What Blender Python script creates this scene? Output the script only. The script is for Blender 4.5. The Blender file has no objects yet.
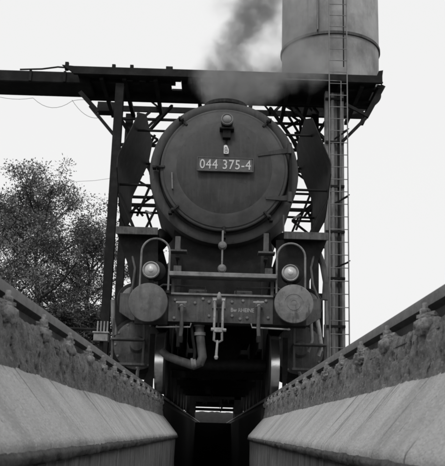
import bpy, math, random
import numpy as np
from mathutils import Vector, Matrix, noise
S = bpy.context.scene
COL = S.collection
PI = math.pi
R = math.radians

# ------------------------------------------------------------------ camera
CAM_Z = -0.474
TH, RO, YA = R(13.8), R(1.7), R(0.26)
fw = Vector((math.sin(YA)*math.cos(TH), math.cos(YA)*math.cos(TH), math.sin(TH)))
rt = Vector((math.cos(YA), -math.sin(YA), 0)); up = rt.cross(fw)
rt2 = rt*math.cos(RO) - up*(-math.sin(RO)) * 1.0
# picture content leans clockwise: the camera is rolled anticlockwise
rt2 = rt*math.cos(RO) + up*math.sin(RO)
up2 = up*math.cos(RO) - rt*math.sin(RO)
cam_d = bpy.data.cameras.new("camera"); cam = bpy.data.objects.new("camera", cam_d); COL.objects.link(cam)
m = Matrix((rt2, up2, -fw)).transposed().to_4x4(); m.translation = Vector((0, 0, CAM_Z)); cam.matrix_world = m
cam_d.sensor_fit = 'HORIZONTAL'; cam_d.sensor_width = 36; cam_d.lens = 36*808/445.
cam_d.clip_start = 0.05; cam_d.clip_end = 3000
cam_d.dof.use_dof = True; cam_d.dof.focus_distance = 9.0; cam_d.dof.aperture_fstop = 16.0
S.camera = cam

def at(px, py, Y):
    """a point of the place, at distance Y, from where it is seen in the 445x466 photograph"""
    d = rt2*(px-222.5) + up2*(233-py) + fw*808.0
    t = Y/d.y
    return Vector((d.x*t, Y, CAM_Z + d.z*t))
def ydepth(px, py, z):
    d = rt2*(px-222.5) + up2*(233-py) + fw*808.0
    return d.y*(z-CAM_Z)/d.z

# ------------------------------------------------------------------ light
SUN_EL, SUN_AZ = R(50), R(196)         # azimuth clockwise from +Y : behind the camera, to the right
w = bpy.data.worlds.new("World"); S.world = w; w.use_nodes = True
nt = w.node_tree; nt.nodes.clear()
sky = nt.nodes.new('ShaderNodeTexSky'); sky.sky_type = 'NISHITA'; sky.sun_disc = False
sky.sun_elevation = SUN_EL; sky.sun_rotation = SUN_AZ; sky.dust_density = 4
hs = nt.nodes.new('ShaderNodeHueSaturation'); hs.inputs['Saturation'].default_value = 0
mx = nt.nodes.new('ShaderNodeMix'); mx.data_type = 'RGBA'; mx.inputs[0].default_value = 0.93
mx.inputs[7].default_value = (9.3, 9.3, 9.3, 1)          # the even grey of the overcast
bg = nt.nodes.new('ShaderNodeBackground'); bg.inputs[1].default_value = 0.10
wo = nt.nodes.new('ShaderNodeOutputWorld')
nt.links.new(sky.outputs[0], hs.inputs['Color']); nt.links.new(hs.outputs[0], mx.inputs[6])
nt.links.new(mx.outputs[2], bg.inputs[0]); nt.links.new(bg.outputs[0], wo.inputs[0])
sl = bpy.data.lights.new("sun", 'SUN'); sl.energy = 1.3; sl.angle = R(14); sl.color = (1, .995, .985)
so = bpy.data.objects.new("sun", sl); COL.objects.link(so)
sd = Vector((math.sin(SUN_AZ)*math.cos(SUN_EL), math.cos(SUN_AZ)*math.cos(SUN_EL), math.sin(SUN_EL)))
so.rotation_euler = sd.to_track_quat('Z', 'Y').to_euler(); so.location = (6, -10, 20)
S.view_settings.view_transform = 'Standard'; S.view_settings.look = 'None'
S.view_settings.exposure = 0.0; S.view_settings.gamma = 1.0
S.render.engine = 'CYCLES'
S.cycles.filter_width = 2.0
S.cycles.volume_step_rate = 2.0
S.cycles.volume_max_steps = 128

# ------------------------------------------------------------------ materials
def mat(name, base, rough=0.8, metal=0.0, vary=0.3, scale=6.0, bump=0.15, bscale=40.0, stretch=(1, 1, 1),
        dirt=None, dirt_amt=0.5, dscale=2.0, dstretch=(1, 1, 1), spec=0.3, stains=None):
    M = bpy.data.materials.new(name); M.use_nodes = True
    n = M.node_tree.nodes; L = M.node_tree.links; b = n['Principled BSDF']
    b.inputs['Roughness'].default_value = rough; b.inputs['Metallic'].default_value = metal
    b.inputs['Specular IOR Level'].default_value = spec
    geo = n.new('ShaderNodeNewGeometry')
    def noi(sc, st, det=6, ro=.6):
        mp = n.new('ShaderNodeMapping'); mp.inputs['Scale'].default_value = st
        L.new(geo.outputs['Position'], mp.inputs['Vector'])
        t = n.new('ShaderNodeTexNoise'); t.inputs['Scale'].default_value = sc
        t.inputs['Detail'].default_value = det; t.inputs['Roughness'].default_value = ro
        L.new(mp.outputs[0], t.inputs['Vector']); return t.outputs['Fac']
    def g(v): return (v, v, v, 1) if not isinstance(v, tuple) else v
    f1 = noi(scale, stretch, 8, .65)
    rp = n.new('ShaderNodeValToRGB'); rp.color_ramp.elements[0].position = .3; rp.color_ramp.elements[1].position = .7
    rp.color_ramp.elements[0].color = g(base*(1-vary)); rp.color_ramp.elements[1].color = g(base*(1+vary))
    L.new(f1, rp.inputs[0]); out = rp.outputs[0]
    if dirt is not None:
        f2 = noi(dscale, dstretch, 8, .7)
        r2 = n.new('ShaderNodeValToRGB'); r2.color_ramp.elements[0].position = .5-.02; r2.color_ramp.elements[1].position = .66
        r2.color_ramp.elements[0].color = (0, 0, 0, 1); r2.color_ramp.elements[1].color = g(dirt_amt)
        L.new(f2, r2.inputs[0])
        mm = n.new('ShaderNodeMix'); mm.data_type = 'RGBA'; L.new(r2.outputs[0], mm.inputs[0])
        L.new(out, mm.inputs[6]); mm.inputs[7].default_value = g(dirt); out = mm.outputs[2]
    for (amt, sc, st, lo, hi, colr) in (stains or []):
        f3 = noi(sc, st, 6, .6)
        r3 = n.new('ShaderNodeValToRGB'); r3.color_ramp.elements[0].position = lo; r3.color_ramp.elements[1].position = hi
        r3.color_ramp.elements[0].color = (0, 0, 0, 1); r3.color_ramp.elements[1].color = g(amt)
        L.new(f3, r3.inputs[0])
        mm = n.new('ShaderNodeMix'); mm.data_type = 'RGBA'; L.new(r3.outputs[0], mm.inputs[0])
        L.new(out, mm.inputs[6]); mm.inputs[7].default_value = g(colr); out = mm.outputs[2]
    L.new(out, b.inputs['Base Color'])
    rr = n.new('ShaderNodeMapRange'); rr.inputs[3].default_value = max(.05, rough-.12); rr.inputs[4].default_value = min(1, rough+.12)
    L.new(f1, rr.inputs[0]); L.new(rr.outputs[0], b.inputs['Roughness'])
    if bump:
        f4 = noi(bscale, (1, 1, 1), 6, .7)
        bp = n.new('ShaderNodeBump'); bp.inputs['Strength'].default_value = bump; bp.inputs['Distance'].default_value = .02
        L.new(f4, bp.inputs['Height']); L.new(bp.outputs[0], b.inputs['Normal'])
    return M

M_black = mat('sooty black paint', .021, .68, .0, .35, 3, .12, 30, dirt=.05, dirt_amt=.6, dscale=5, spec=.18,
              stains=[(.5, 3, (14, 14, 1.2), .5, .75, .085)])
M_door = mat('dusty smokebox paint', .047, .6, 0, .3, 2.5, .10, 25, dirt=.07, dirt_amt=.6, dscale=4, spec=.25,
             stains=[(.45, 2, (12, 12, .8), .5, .8, .10), (.7, 9, (1, 1, 1), .62, .72, .025)])
M_frame = mat('oily black steel', .012, .6, 0, .4, 6, .2, 40, dirt=.03, dirt_amt=.55, dscale=7, spec=.15)
M_rim = mat('dust-paled smokebox rim paint', .068, .65, 0, .3, 3, .12, 25, dirt=.09, dirt_amt=.6, dscale=3, spec=.25, stains=[(.5, 8, (1, 1, 1), .6, .75, .03)])
M_beam = mat('worn buffer beam paint', .075, .6, 0, .35, 5, .2, 45, dirt=.03, dirt_amt=.8, dscale=6,
             stains=[(.5, 4, (10, 1, 1), .5, .7, .14)])
M_grey = mat('dusty grey steel', .19, .6, 0, .3, 8, .2, 50, dirt=.06, dirt_amt=.7, dscale=6)
M_light = mat('scuffed light steel', .34, .5, 0, .25, 10, .15, 50, dirt=.1, dirt_amt=.7, dscale=9)
M_buffer = mat('greased buffer steel', .17, .5, 0, .3, 9, .15, 40, dirt=.06, dirt_amt=.7, dscale=5,
               stains=[(.7, 5, (3, 1, .8), .55, .62, .05)])
M_bufferL = mat('greasy blackened buffer steel', .12, .5, 0, .3, 9, .15, 40, dirt=.06, dirt_amt=.7, dscale=7, stains=[(.6, 5, (2.4, 1, .6), .45, .62, .05)])
M_bright = mat('polished wheel tread', .9, .22, .95, .12, 12, .04, 60, dirt=.25, dirt_amt=.6, dscale=6)
M_wheel = mat('oily wheel steel', .03, .6, 0, .4, 6, .2, 40)
M_rail = mat('sooty rail side with painted shadow', .035, .8, 0, .4, 9, .35, 60, dirt=.07, dirt_amt=.6, dscale=7)  # dark tone holds soot and the shadow under the rail head
M_railtop = mat('worn rail head', .16, .6, .1, .3, 9, .3, 60, dirt=.09, dirt_amt=.6, dscale=7)
M_gantry = mat('sooty gantry steel', .016, .8, 0, .4, 3, .15, 30, dirt=.032, spec=.15, dirt_amt=.6, dscale=3)
M_column = mat('weathered grey column steel', .21, .75, 0, .3, 4, .15, 30, dirt=.05, dirt_amt=.8, dscale=3, dstretch=(3, 3, .5))
M_ladder = mat('grey ladder steel', .20, .7, 0, .3, 4, .1, 30)
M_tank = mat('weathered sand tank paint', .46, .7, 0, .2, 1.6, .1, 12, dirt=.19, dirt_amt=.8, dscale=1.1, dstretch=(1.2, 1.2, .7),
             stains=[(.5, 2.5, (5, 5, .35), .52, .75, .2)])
M_wall = mat('rough sooty concrete', .24, .95, 0, .35, 20, 1.0, 85, stretch=(1, .6, 1), dirt=.12, dirt_amt=.7, dscale=6, dstretch=(1, .6, 1),
             stains=[(.6, 3, (1.5, 3.2, .6), .48, .64, .11), (.6, 70, (1, .5, 1), .54, .64, .40), (.95, 17, (1, 1.0, .8), .63, .66, .02), (.95, 34, (1, 1.2, .7), .64, .67, .02), (.6, 90, (1, .5, 1), .58, .64, .06)])
M_ledge = mat('streaked smooth concrete', .55, .9, 0, .14, 5, .7, 110, stretch=(1, .6, 1), dirt=.42, dirt_amt=.5, dscale=1.3, dstretch=(1, 1, 1),
              stains=[(.55, 1.3, (.45, 2.4, .45), .50, .66, .30), (.5, 110, (1, .6, 1), .5, .62, .32), (.35, 60, (1, .6, 1), .56, .66, .75), (.8, 2.6, (.8, 8, .8), .60, .65, .15), (.7, 4, (.35, 4, .35), .62, .68, .2), (.8, 42, (1, .7, 1), .69, .73, .12)])
M_lower = mat('stained lower pit wall', .22, .9, 0, .3, 6, .5, 40, dirt=.05, dirt_amt=.8, dscale=3, dstretch=(3, 6, .5),
              stains=[(.8, 3, (3, 12, .5), .56, .64, .42)])
M_lip = mat('broken ledge edge with painted shade', .11, .95, 0, .5, 14, .8, 60)  # shade below the lip put into this dark colour
M_mud = mat('caked ash on the chairs', .27, .95, 0, .5, 22, .9, 60, dirt=.11, dirt_amt=.8, dscale=14)
M_soot_shade = mat('sooty pit wall with painted shade', .014, .95, 0, .4, 4, .3, 20)  # soot tone taken near black to add the shade under the engine
M_ground = mat('cinder ground', .10, 1, 0, .4, 2, .6, 30, dirt=.05, dirt_amt=.7, dscale=.6)
M_bark = mat('bark', .05, .9, 0, .4, 8, .5, 40)
M_leaf = mat('leaves', .15, .75, 0, .5, 1.2, 0, 10, spec=.2)
M_leaf2 = mat('shrub leaves', .055, .75, 0, .5, 1.5, 0, 10, spec=.2)
M_white = mat('white enamel', .72, .5, 0, .08, 20, .05, 60, dirt=.4, dirt_amt=.6, dscale=25)
M_digit = mat('dull white lettering', .56, .6, 0, .15, 30, .05, 60, dirt=.3, dirt_amt=.7, dscale=30)
M_plate = mat('number plate enamel', .095, .5, 0, .3, 12, .1, 60)
M_lens = mat('clouded lamp glass', .55, .25, 0, .15, 20, .05, 40, spec=.6)
M_lens2 = mat('ribbed lamp glass', .40, .3, .0, .1, 20, .0, 40, spec=.6)
M_cable = mat('cable', .05, .7)
M_cap = mat('dusty lamp glass', .24, .7, 0, .2, 14, .05, 40, spec=.2)
M_box = mat('weathered pale sheet', .3, .8, 0, .3, 6, .1, 30, dirt=.1, dirt_amt=.8, dscale=8)

# ------------------------------------------------------------------ mesh builder
ORG = {}
class MB:
    def __init__(s): s.v = []; s.f = []
    def add(s, vs, fs):
        o = len(s.v); s.v += [tuple(q) for q in vs]; s.f += [tuple(i+o for i in f) for f in fs]; return s
    def box(s, c, d, rot=None):
        x, y, z = d[0]/2, d[1]/2, d[2]/2
        vs = [Vector((a, b, e)) for a in (-x, x) for b in (-y, y) for e in (-z, z)]
        if rot is not None: vs = [rot @ q for q in vs]
        vs = [q+Vector(c) for q in vs]
        return s.add(vs, [(0, 1, 3, 2), (4, 6, 7, 5), (0, 4, 5, 1), (2, 3, 7, 6), (0, 2, 6, 4), (1, 5, 7, 3)])
    def b2(s, x0, x1, y0, y1, z0, z1): return s.box(((x0+x1)/2, (y0+y1)/2, (z0+z1)/2), (abs(x1-x0), abs(y1-y0), abs(z1-z0)))
    def bar(s, p, q, w_, h_, upv=(0, 0, 1)):
        p = Vector(p); q = Vector(q); d = (q-p); ln = d.length; d.normalize()
        u = Vector(upv)
        if abs(d.dot(u)) > .98: u = Vector((0, 1, 0))
        sdv = d.cross(u).normalized(); u = sdv.cross(d)
        rot = Matrix((sdv, d, u)).transposed()
        return s.box((p+q)/2, (w_, ln, h_), rot)
    def tube(s, pts, r, n=10, cap=True):
        pts = [Vector(p) for p in pts]; k = len(pts)
        rs = r if isinstance(r, (list, tuple)) else [r]*k
        t0 = (pts[1]-pts[0]).normalized(); a = Vector((0, 0, 1)) if abs(t0.z) < .9 else Vector((1, 0, 0))
        nrm = (a - t0*a.dot(t0)).normalized(); vs = []
        for i in range(k):
            t = (pts[min(i+1, k-1)]-pts[max(i-1, 0)]).normalized()
            nrm = (nrm - t*nrm.dot(t)).normalized(); bn = t.cross(nrm)
            for j in range(n):
                an = 2*PI*j/n; vs.append(pts[i] + (nrm*math.cos(an)+bn*math.sin(an))*rs[i])
        fs = [(i*n+j, i*n+(j+1) % n, (i+1)*n+(j+1) % n, (i+1)*n+j) for i in range(k-1) for j in range(n)]
        if cap: fs += [tuple(reversed(range(n))), tuple(range((k-1)*n, k*n))]
        return s.add(vs, fs)
    def lathe(s, c, prof, axis='y', n=32):
        """prof: (radius, offset along the axis)"""
        c = Vector(c); vs = []; fs = []; k = len(prof)
        for (r, h) in prof:
            for j in range(n):
                a = 2*PI*j/n; ca, sa = math.cos(a)*max(r, 1e-4), math.sin(a)*max(r, 1e-4)
                vs.append(c + {'y': Vector((ca, h, sa)), 'z': Vector((ca, sa, h)), 'x': Vector((h, ca, sa))}[axis])
        for i in range(k-1):
            for j in range(n): fs.append((i*n+j, i*n+(j+1) % n, (i+1)*n+(j+1) % n, (i+1)*n+j))
        fs.append(tuple(reversed(range(n)))); fs.append(tuple(range((k-1)*n, k*n)))
        return s.add(vs, fs)
    def prism(s, poly, d):
        """poly: 3D points of one face; d: offset vector to the other face"""
        n = len(poly); a = [Vector(p) for p in poly]; b = [p+Vector(d) for p in a]
        return s.add(a+b, [tuple(range(n)), tuple(reversed(range(n, 2*n)))] + [(i, i+n, (i+1) % n+n, (i+1) % n) for i in range(n)])
    def build(s, name, ma, parent=None, smooth=35, bevel=0, org=None):
        o_ = ORG[parent] if parent is not None else Vector(org or (0, 0, 0))
        me = bpy.data.meshes.new(name)
        me.from_pydata([(x-o_.x, y-o_.y, z-o_.z) for x, y, z in s.v], [], s.f)
        me.validate()
        import bmesh
        bm = bmesh.new(); bm.from_mesh(me); bmesh.ops.recalc_face_normals(bm, faces=bm.faces)
        if bevel: bmesh.ops.bevel(bm, geom=[e for e in bm.edges if len(e.link_faces) == 2 and e.calc_face_angle(0) > .6], offset=bevel, segments=1, affect='EDGES', clamp_overlap=True)
        bm.to_mesh(me); bm.free()
        me.materials.append(ma)
        if smooth:
            me.shade_smooth(); me.set_sharp_from_angle(angle=R(smooth))
        o = bpy.data.objects.new(name, me); COL.objects.link(o)
        if parent is not None: o.parent = parent
        else: o.location = o_
        ORG[o] = o_
        return o
def thing(name, label, cat, loc=(0, 0, 0), group=None):
    o = bpy.data.objects.new(name, None); COL.objects.link(o); o.location = loc; o.empty_display_size = .1
    o['label'] = label; o['category'] = cat
    if group: o['group'] = group
    ORG[o] = Vector(loc); return o
def tag(o, label, cat, group=None):
    o['label'] = label; o['category'] = cat
    if group: o['group'] = group
    return o
def again(src, parent, off):
    """another piece that shares the mesh of src"""
    o = src.copy(); COL.objects.link(o); o.parent = parent; o.location = Vector(off); ORG[o] = ORG[parent]; return o

# ------------------------------------------------------------------ ground and the pit
PIT_END = 11.0
g = MB()
zg = -.17
# ground sheet to the horizon with a slot for the pit
xs = [-900, -60, -12, -.98, .98, 12, 60, 900]; ys = [-900, -60, -3.0, 30.0, 70, 1500]
vs = [(x, y, zg) for x in xs for y in ys]; fs = []
for i in range(len(xs)-1):
    for j in range(len(ys)-1):
        if i == 3 and j == 2: continue
        a = i*len(ys)+j; fs.append((a, a+len(ys), a+len(ys)+1, a+1))
g.add(vs, fs); o = g.build('ground', M_ground, smooth=0); o['kind'] = 'structure'
pf = MB(); pf.b2(-1.2, 1.2, -3.2, 30.4, -1.95, -1.85); o = pf.build('pit_floor', M_soot_shade); o['kind'] = 'structure'

def fbm(p, oct=4):
    v = 0; a = 1; q = Vector(p)
    for _ in range(oct): v += a*noise.noise(q); a *= .5; q = q*2.03
    return v
CH = [0.3+.6*k - .04 for k in range(19)]
def chair_bump(y):
    d = min(abs(y-c) for c in CH); return math.exp(-(d/.10)**2)

def grid(fn, nu, nv):
    vs = [fn(i/(nu-1), j/(nv-1)) for i in range(nu) for j in range(nv)]
    fs = [(i*nv+j, (i+1)*nv+j, (i+1)*nv+j+1, i*nv+j+1) for i in range(nu-1) for j in range(nv-1)]
    return vs, fs
Y0, Y1 = -2.9, PIT_END
rng = random.Random(4)
for s, side in ((-1, 'left'), (1, 'right')):
    wl = thing('pit_wall', {-1: 'left concrete wall of the inspection pit with a sloping ledge, below the tree', 1: 'right concrete wall of the inspection pit with a sloping ledge, below the water tank ladder'}[s].replace('water tank ', ''), 'pit wall', (s*.7, 0, -.5))
    sh = 17.3*s
    # rough upper face (a row of chairs stands on it)
    pocks = [(rng.uniform(0.5, Y1), rng.uniform(.15, .92), rng.uniform(.008, .020), rng.uniform(.008, .020)) for _ in range(260)]
    bins = {}
    for p_ in pocks:
        for b in (int(p_[0]*5)-1, int(p_[0]*5), int(p_[0]*5)+1): bins.setdefault(b, []).append(p_)
    def yy_(u): return Y0+(1.2-Y0)*u/.05 if u < .05 else 1.2+(Y1-1.2)*(u-.05)/.95
    def upper(u, v):
        y = yy_(u)
        bmp = chair_bump(y)
        ztop = -.098+.022*bmp + .016*fbm((y*5, sh, 0), 4); zb = -.300
        # v 0: back of the top, v .25: crest, v 1: foot of the face
        if v < .22:
            t = v/.22; x = .75-(.75-.703)*t; z = ztop-.01*(1-t)
        else:
            t = (v-.22)/.78; z = ztop+(zb-ztop)*t; x = .703-.042*t-.012*math.sin(PI*min(1, t*1.6))*(.4+.8*bmp)
        n_ = fbm((y*3.2, z*11+sh, 1.3+sh), 5)
        d = (.0055*n_ + .0045*fbm((y*28, z*55, sh), 4))*(1 if v < .85 else max(0, (1-v)/.15))
        if v > .22:
            for (py, pv, ry, rz) in bins.get(int(y*5), ()):
                zc = -.12+(-.17)*pv; e = ((y-py)/ry)**2+((z-zc)/rz)**2
                if e < 4: d += .026*math.exp(-e)
        k = 1 if v > .22 else .3
        x += d*k; z += d*.5*(1-k if v < .22 else .2)
        return (s*x, y, z)
    vs, fs = grid(upper, 2300, 24)
    MB().add(vs, fs).build('upper_wall', M_wall, wl, smooth=80)
    def ledge(u, v):
        y = Y0+(Y1-Y0)*u
        x = .668+(.455-.668)*v; z = -.287+(-.535+.287)*v
        d = .004*fbm((y*1.2, v*.8, sh), 3)+.0016*fbm((y*22, v*6, sh), 3)
        if v > .9: d += -.016*((v-.9)/.1)**2*(1+.6*fbm((y*5, 3, sh), 3))
        nx, nz = -.76, .65
        return (s*(x+nx*d), y, z+nz*d)
    vs, fs = grid(ledge, 700, 24)
    MB().add(vs, fs).build('ledge', M_ledge, wl, smooth=80)
    def lip(u, v):
        y = Y0+(Y1-Y0)*u
        x, z = (.4565, -.5385)
        pts = [(.464, -.536), (.456, -.552), (.462, -.572), (.495, -.578)]
        i = min(int(v*3), 2); t = v*3-i
        x = pts[i][0]*(1-t)+pts[i+1][0]*t; z = pts[i][1]*(1-t)+pts[i+1][1]*t
        d = .005*fbm((y*8, v*2, sh+4), 4)
        return (s*(x+d), y, z+d*.8)
    vs, fs = grid(lip, 900, 7)
    MB().add(vs, fs).build('ledge_edge', M_lip, wl, smooth=80)
    def lower(u, v):
        y = Y0+(Y1-Y0)*u; z = -.56+(-1.86+.56)*v
        return (s*(.492+.01*fbm((y*4, z*3, sh), 3)), y, z)
    vs, fs = grid(lower, 300, 20)
    MB().add(vs, fs).build('lower_wall', M_lower, wl, smooth=80)
    # body behind the faces, closing the far end
    b = MB(); b.prism([(s*.99, Y0, -.175), (s*.715, Y0, -.175), (s*.70, Y0, -.30), (s*.50, Y0, -.56), (s*.51, Y0, -1.86), (s*.99, Y0, -1.86)], (0, Y1-Y0-.005, 0))
    b.build('wall_core', M_lower, wl, smooth=0)
    # chairs and clamps that hold the rail, caked with ash
    var = []
    for k in range(5):
        c = MB()
        def lump(cx, cz, rx, ry, rz, sd_, n=18, mm_=12):
            vs = []; fs = []
            for i in range(mm_+1):
                for j in range(n):
                    a = 2*PI*j/n; b_ = PI*i/mm_
                    dd = Vector((math.sin(b_)*math.cos(a), math.sin(b_)*math.sin(a), math.cos(b_)))
                    dd = Vector([math.copysign(abs(q)**.7, q) for q in dd])
                    r_ = 1+.26*fbm(dd*2.6+Vector((sd_, 0, k*5)), 5)
                    vs.append((cx+dd.x*rx*r_, dd.y*ry*r_, cz+dd.z*rz*r_))
            for i in range(mm_):
                for j in range(n): fs.append((i*n+j, i*n+(j+1) % n, (i+1)*n+(j+1) % n, (i+1)*n+j))
            c.add(vs, fs)
        lump(-.018-.004*(k % 3), -.120, .030, .075+.012*(k % 2), .030, 1+k, 24, 16)
        lump(-.016, -.094+.004*(k % 3), .022, .046, .016, 9+k, 20, 12)
        tl_ = .004*(k-2)
        c.box((-.012, tl_, -.082), (.050, .062, .012), Matrix.Rotation(.15*(k-2), 3, 'Z'))
        c.lathe((-.020, tl_, 0), [(.019, -.076), (.019, -.060), (.015, -.057)], axis='z', n=6)
        c.lathe((-.020, tl_, 0), [(.010, -.060), (.010, -.040-.003*(k % 2)), (.006, -.037)], axis='z', n=8)
        c.bar((-.006, tl_-.02, -.072), (.028, tl_, -.095), .03, .012)
        lump(-.026, -.070, .010, .016, .012, 31+k, 12, 8)
        var.append(c.v[:]); var[-1] = (c.v, c.f)
    first = []
    for k, y in enumerate(CH):
        if k < 5:
            vv, ff = var[k]
            mb = MB().add([(s*(.715+x), y+yy, z) for x, yy, z in vv], ff)
            o = mb.build('rail_chair', M_mud, wl, smooth=60); first.append((o, y))
        else:
            src, ys_ = first[rng.randrange(5)]
            again(src, wl, (0, y-ys_, 0))
    # the rail itself
    r = MB()
    prof = [(-.0335, 0), (-.036, -.012), (-.034, -.038), (-.009, -.052), (-.008, -.115), (-.055, -.133), (-.0625, -.142),
            (.0625, -.142), (.055, -.133), (.008, -.115), (.009, -.052), (.034, -.038), (.036, -.012), (.0335, 0)]
    n = len(prof); st = [-2.9]+[x for x in np.arange(0, 60, 6.0)]+[60]
    vs = [(s*(.7535+a), y, b_) for y in st for a, b_ in prof]
    fs = [(i*n+j, i*n+(j+1) % n, (i+1)*n+(j+1) % n, (i+1)*n+j) for i in range(len(st)-1) for j in range(n)]
    fs += [tuple(range(n)), tuple(range((len(st)-1)*n, len(st)*n))]
    o = r.add(vs, fs).build('rail', M_rail, org=(s*.7535, 0, -.14), smooth=30)
    o.data.materials.append(M_railtop)
    for pl_ in o.data.polygons:
        if pl_.center.z > .14-.045: pl_.material_index = 1
    tag(o, {-1: 'long worn steel rail on top of the left pit wall', 1: 'long worn steel rail on top of the right pit wall'}[s], 'rail')
    # pit wall going on under the locomotive, soot and shade in its colour
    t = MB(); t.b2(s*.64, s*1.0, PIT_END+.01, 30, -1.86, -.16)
    o = t.build('pit_wall', M_soot_shade, org=(s*.8, 11, -1))
    tag(o, {-1: 'sooty pit wall with the dark beneath the engine painted in, left side', 1: 'sooty pit wall with the dark beneath the engine painted in, right side'}[s], 'pit wall')
t = MB(); t.b2(-1.1, 1.1, -3.3, -2.92, -1.86, -.175); o = t.build('pit_wall', M_lower, org=(0, -3.1, -1))
tag(o, 'short concrete wall closing the pit behind the viewer', 'pit wall')
t = MB(); t.b2(-1.1, 1.1, 29.9, 30.3, -1.86, -.175); o = t.build('pit_wall', M_soot_shade, org=(0, 30, -1))
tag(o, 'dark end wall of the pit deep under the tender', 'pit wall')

hp = MB()
def heap(u, v):  # heap added to cut the bright slit at the far end from below
    x = -6+12*u; y = 45.5+3*v
    return (x, y, zg+max(0, math.sin(PI*v))**.7*(.76+.07*fbm((x*1.5, 0, 3), 3)+.03*fbm((x*5, y*3, 0), 3))*min(1, 8*u, 8*(1-u)))
vs, fs = grid(heap, 90, 14)
o = MB().add(vs, fs).build('added_heap', M_soot_shade, org=(0, 47, zg), smooth=60); tag(o, 'low dark heap added beyond the pit to narrow the slit of light beneath the engine', 'added heap')
# ------------------------------------------------------------------ locomotive
CX = .045; BZ = 3.06
L = thing('steam_locomotive', 'large black steam locomotive standing head-on over the pit, numbered 044 375-4', 'locomotive', (CX, 9.6, 0))
def X(x): return CX+x
# smokebox
sb = MB(); sb.lathe((CX, 0, BZ), [(.86, 10.86), (.90, 10.855), (.915, 10.80), (.94, 10.785), (1.01, 10.785), (1.04, 10.80), (1.047, 10.84), (1.047, 12.9)], n=72)
sb.build('smokebox', M_door, L)
bo = MB(); bo.lathe((CX, 0, BZ), [(.97, 12.901), (1.0, 12.95), (1.0, 19.0), (.99, 19.02)], n=48)
boiler = bo.build('boiler', M_black, L)
for yb in (14.2, 15.8, 17.4): MB().lathe((CX, 0, BZ), [(1.003, yb-.03), (1.012, yb-.02), (1.012, yb+.02), (1.003, yb+.03)], n=48).build('boiler_band', M_black, boiler)
for yb in (14.4, 16.6): MB().lathe((CX, yb, BZ), [(.42, .8), (.38, 1.05), (.34, 1.22), (.2, 1.32), (.01, 1.34)], axis='z', n=24).build('dome', M_black, boiler)
ch = MB(); chz = at(226, 96.5, 11.25).z-.03
ch.lathe((CX, 11.55, 0), [(.42, 3.95), (.34, 4.08), (.30, 4.15), (.29, chz-.08), (.325, chz-.06), (.33, chz-.01), (.30, chz), (.25, chz-.01), (.24, chz-.3)], axis='z', n=36)
ch.build('chimney', M_black, L)
# door
dm = MB(); dm.lathe((CX, 0, BZ), [(.868, 10.87), (.872, 10.69), (.868, 10.672), (.855, 10.664), (.835, 10.668), (.60, 10.62), (.02, 10.62)], n=80)
door = dm.build('smokebox_door', M_door, L, smooth=50)
def dome_y(r): # front surface of the door at radius r
    pr = [(0, 10.527), (.18, 10.530), (.34, 10.540), (.48, 10.558), (.60, 10.585), (.70, 10.618), (.80, 10.652), (.855, 10.664), (.872, 10.68), (2, 10.76)]
    return float(np.interp(r, [p[0] for p in pr], [p[1] for p in pr]))
MB().lathe((CX, 0, BZ), [(.845, 10.67), (.84, 10.650), (.78, 10.630), (.70, 10.606), (.66, 10.596)], n=80).build('door_rim', M_rim, door, smooth=50)
MB().lathe((CX, 0, BZ), [(.66, 10.5955), (.60, 10.577), (.53, 10.560), (.45, 10.548), (.34, 10.538), (.18, 10.530), (.001, 10.527)], n=80).build('door_dome', M_door, door, smooth=50)
# a raised seam ring on the door
rg = MB(); rg.lathe((CX, 0, BZ), [(.873, 10.70), (.885, 10.69), (.885, 10.68), (.87, 10.668), (.852, 10.668), (.845, 10.68)], n=80); rg.build('rim_ring', M_rim, door)
for (px, py) in ((163, 167), (183, 121), (267, 123), (178, 206), (266, 214), (224, 232)):
    p = at(px, py, 10.66); dx, dz = p.x-CX, p.z-BZ; a = math.atan2(dz, dx)
    c = MB(); u = Vector((math.cos(a), 0, math.sin(a)))
    ctr = Vector((CX, 0, BZ))
    c.bar(ctr+u*.82+Vector((0, dome_y(.82)-.02, 0)), ctr+u*.955+Vector((0, 10.66, 0)), .032, .026, (0, 1, 0))
    c.tube([ctr+u*.925+Vector((0, 10.765, 0)), ctr+u*.925+Vector((0, 10.59, 0))], .016, 8)
    c.tube([ctr+u*.925+Vector((0, 10.640, 0)), ctr+u*.925+Vector((0, 10.612, 0))], .028, 6)
    c.bar(ctr+u*.97+Vector((0, 10.76, 0)), ctr+u*.97+Vector((0, 10.64, 0)), .05, .035)
    c.build('door_clamp', M_black, door, bevel=.004)
for (px, py, px2, py2) in ((289, 149, 258, 156), (289, 197, 266, 197.5)):
    p = at(px, py, 10.62); q = at(px2, py2, 10.58); c = MB()
    n = 14; F_ = []; B_ = []
    for i in range(n):
        t_ = i/(n-1); a = p.lerp(q, t_); a.y = dome_y(math.hypot(a.x-CX, a.z-BZ)); hw = .048-.026*t_
        for zz, yo in ((hw, 0), (hw*.8, -.028), (-hw*.8, -.028), (-hw, 0)): F_.append((a.x, a.y+yo, a.z+zz))
    c.add(F_, [(i*4+j, i*4+4+j, i*4+5+j, i*4+1+j) for i in range(n-1) for j in range(3)]+[(0, 1, 2, 3), (4*n-1, 4*n-2, 4*n-3, 4*n-4)])
    c.tube([p+Vector((.01, 0, -.07)), p+Vector((.01, 0, .07))], .032, 10)
    c.build('hinge_strap', M_door, door)
p, q = at(290.5, 143, 10.66), at(290.5, 203, 10.66)
MB().tube([p, q], .016, 8).build('hinge_pin', M_frame, door)
p, q = at(172, 173, 10.6), at(172.5, 189, 10.6)
c = MB(); p.y = q.y = 10.575; c.tube([p+Vector((0, .06, 0)), p, q, q+Vector((0, .06, 0))], .010, 8); c.build('door_grip', M_grey, door)
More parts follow.
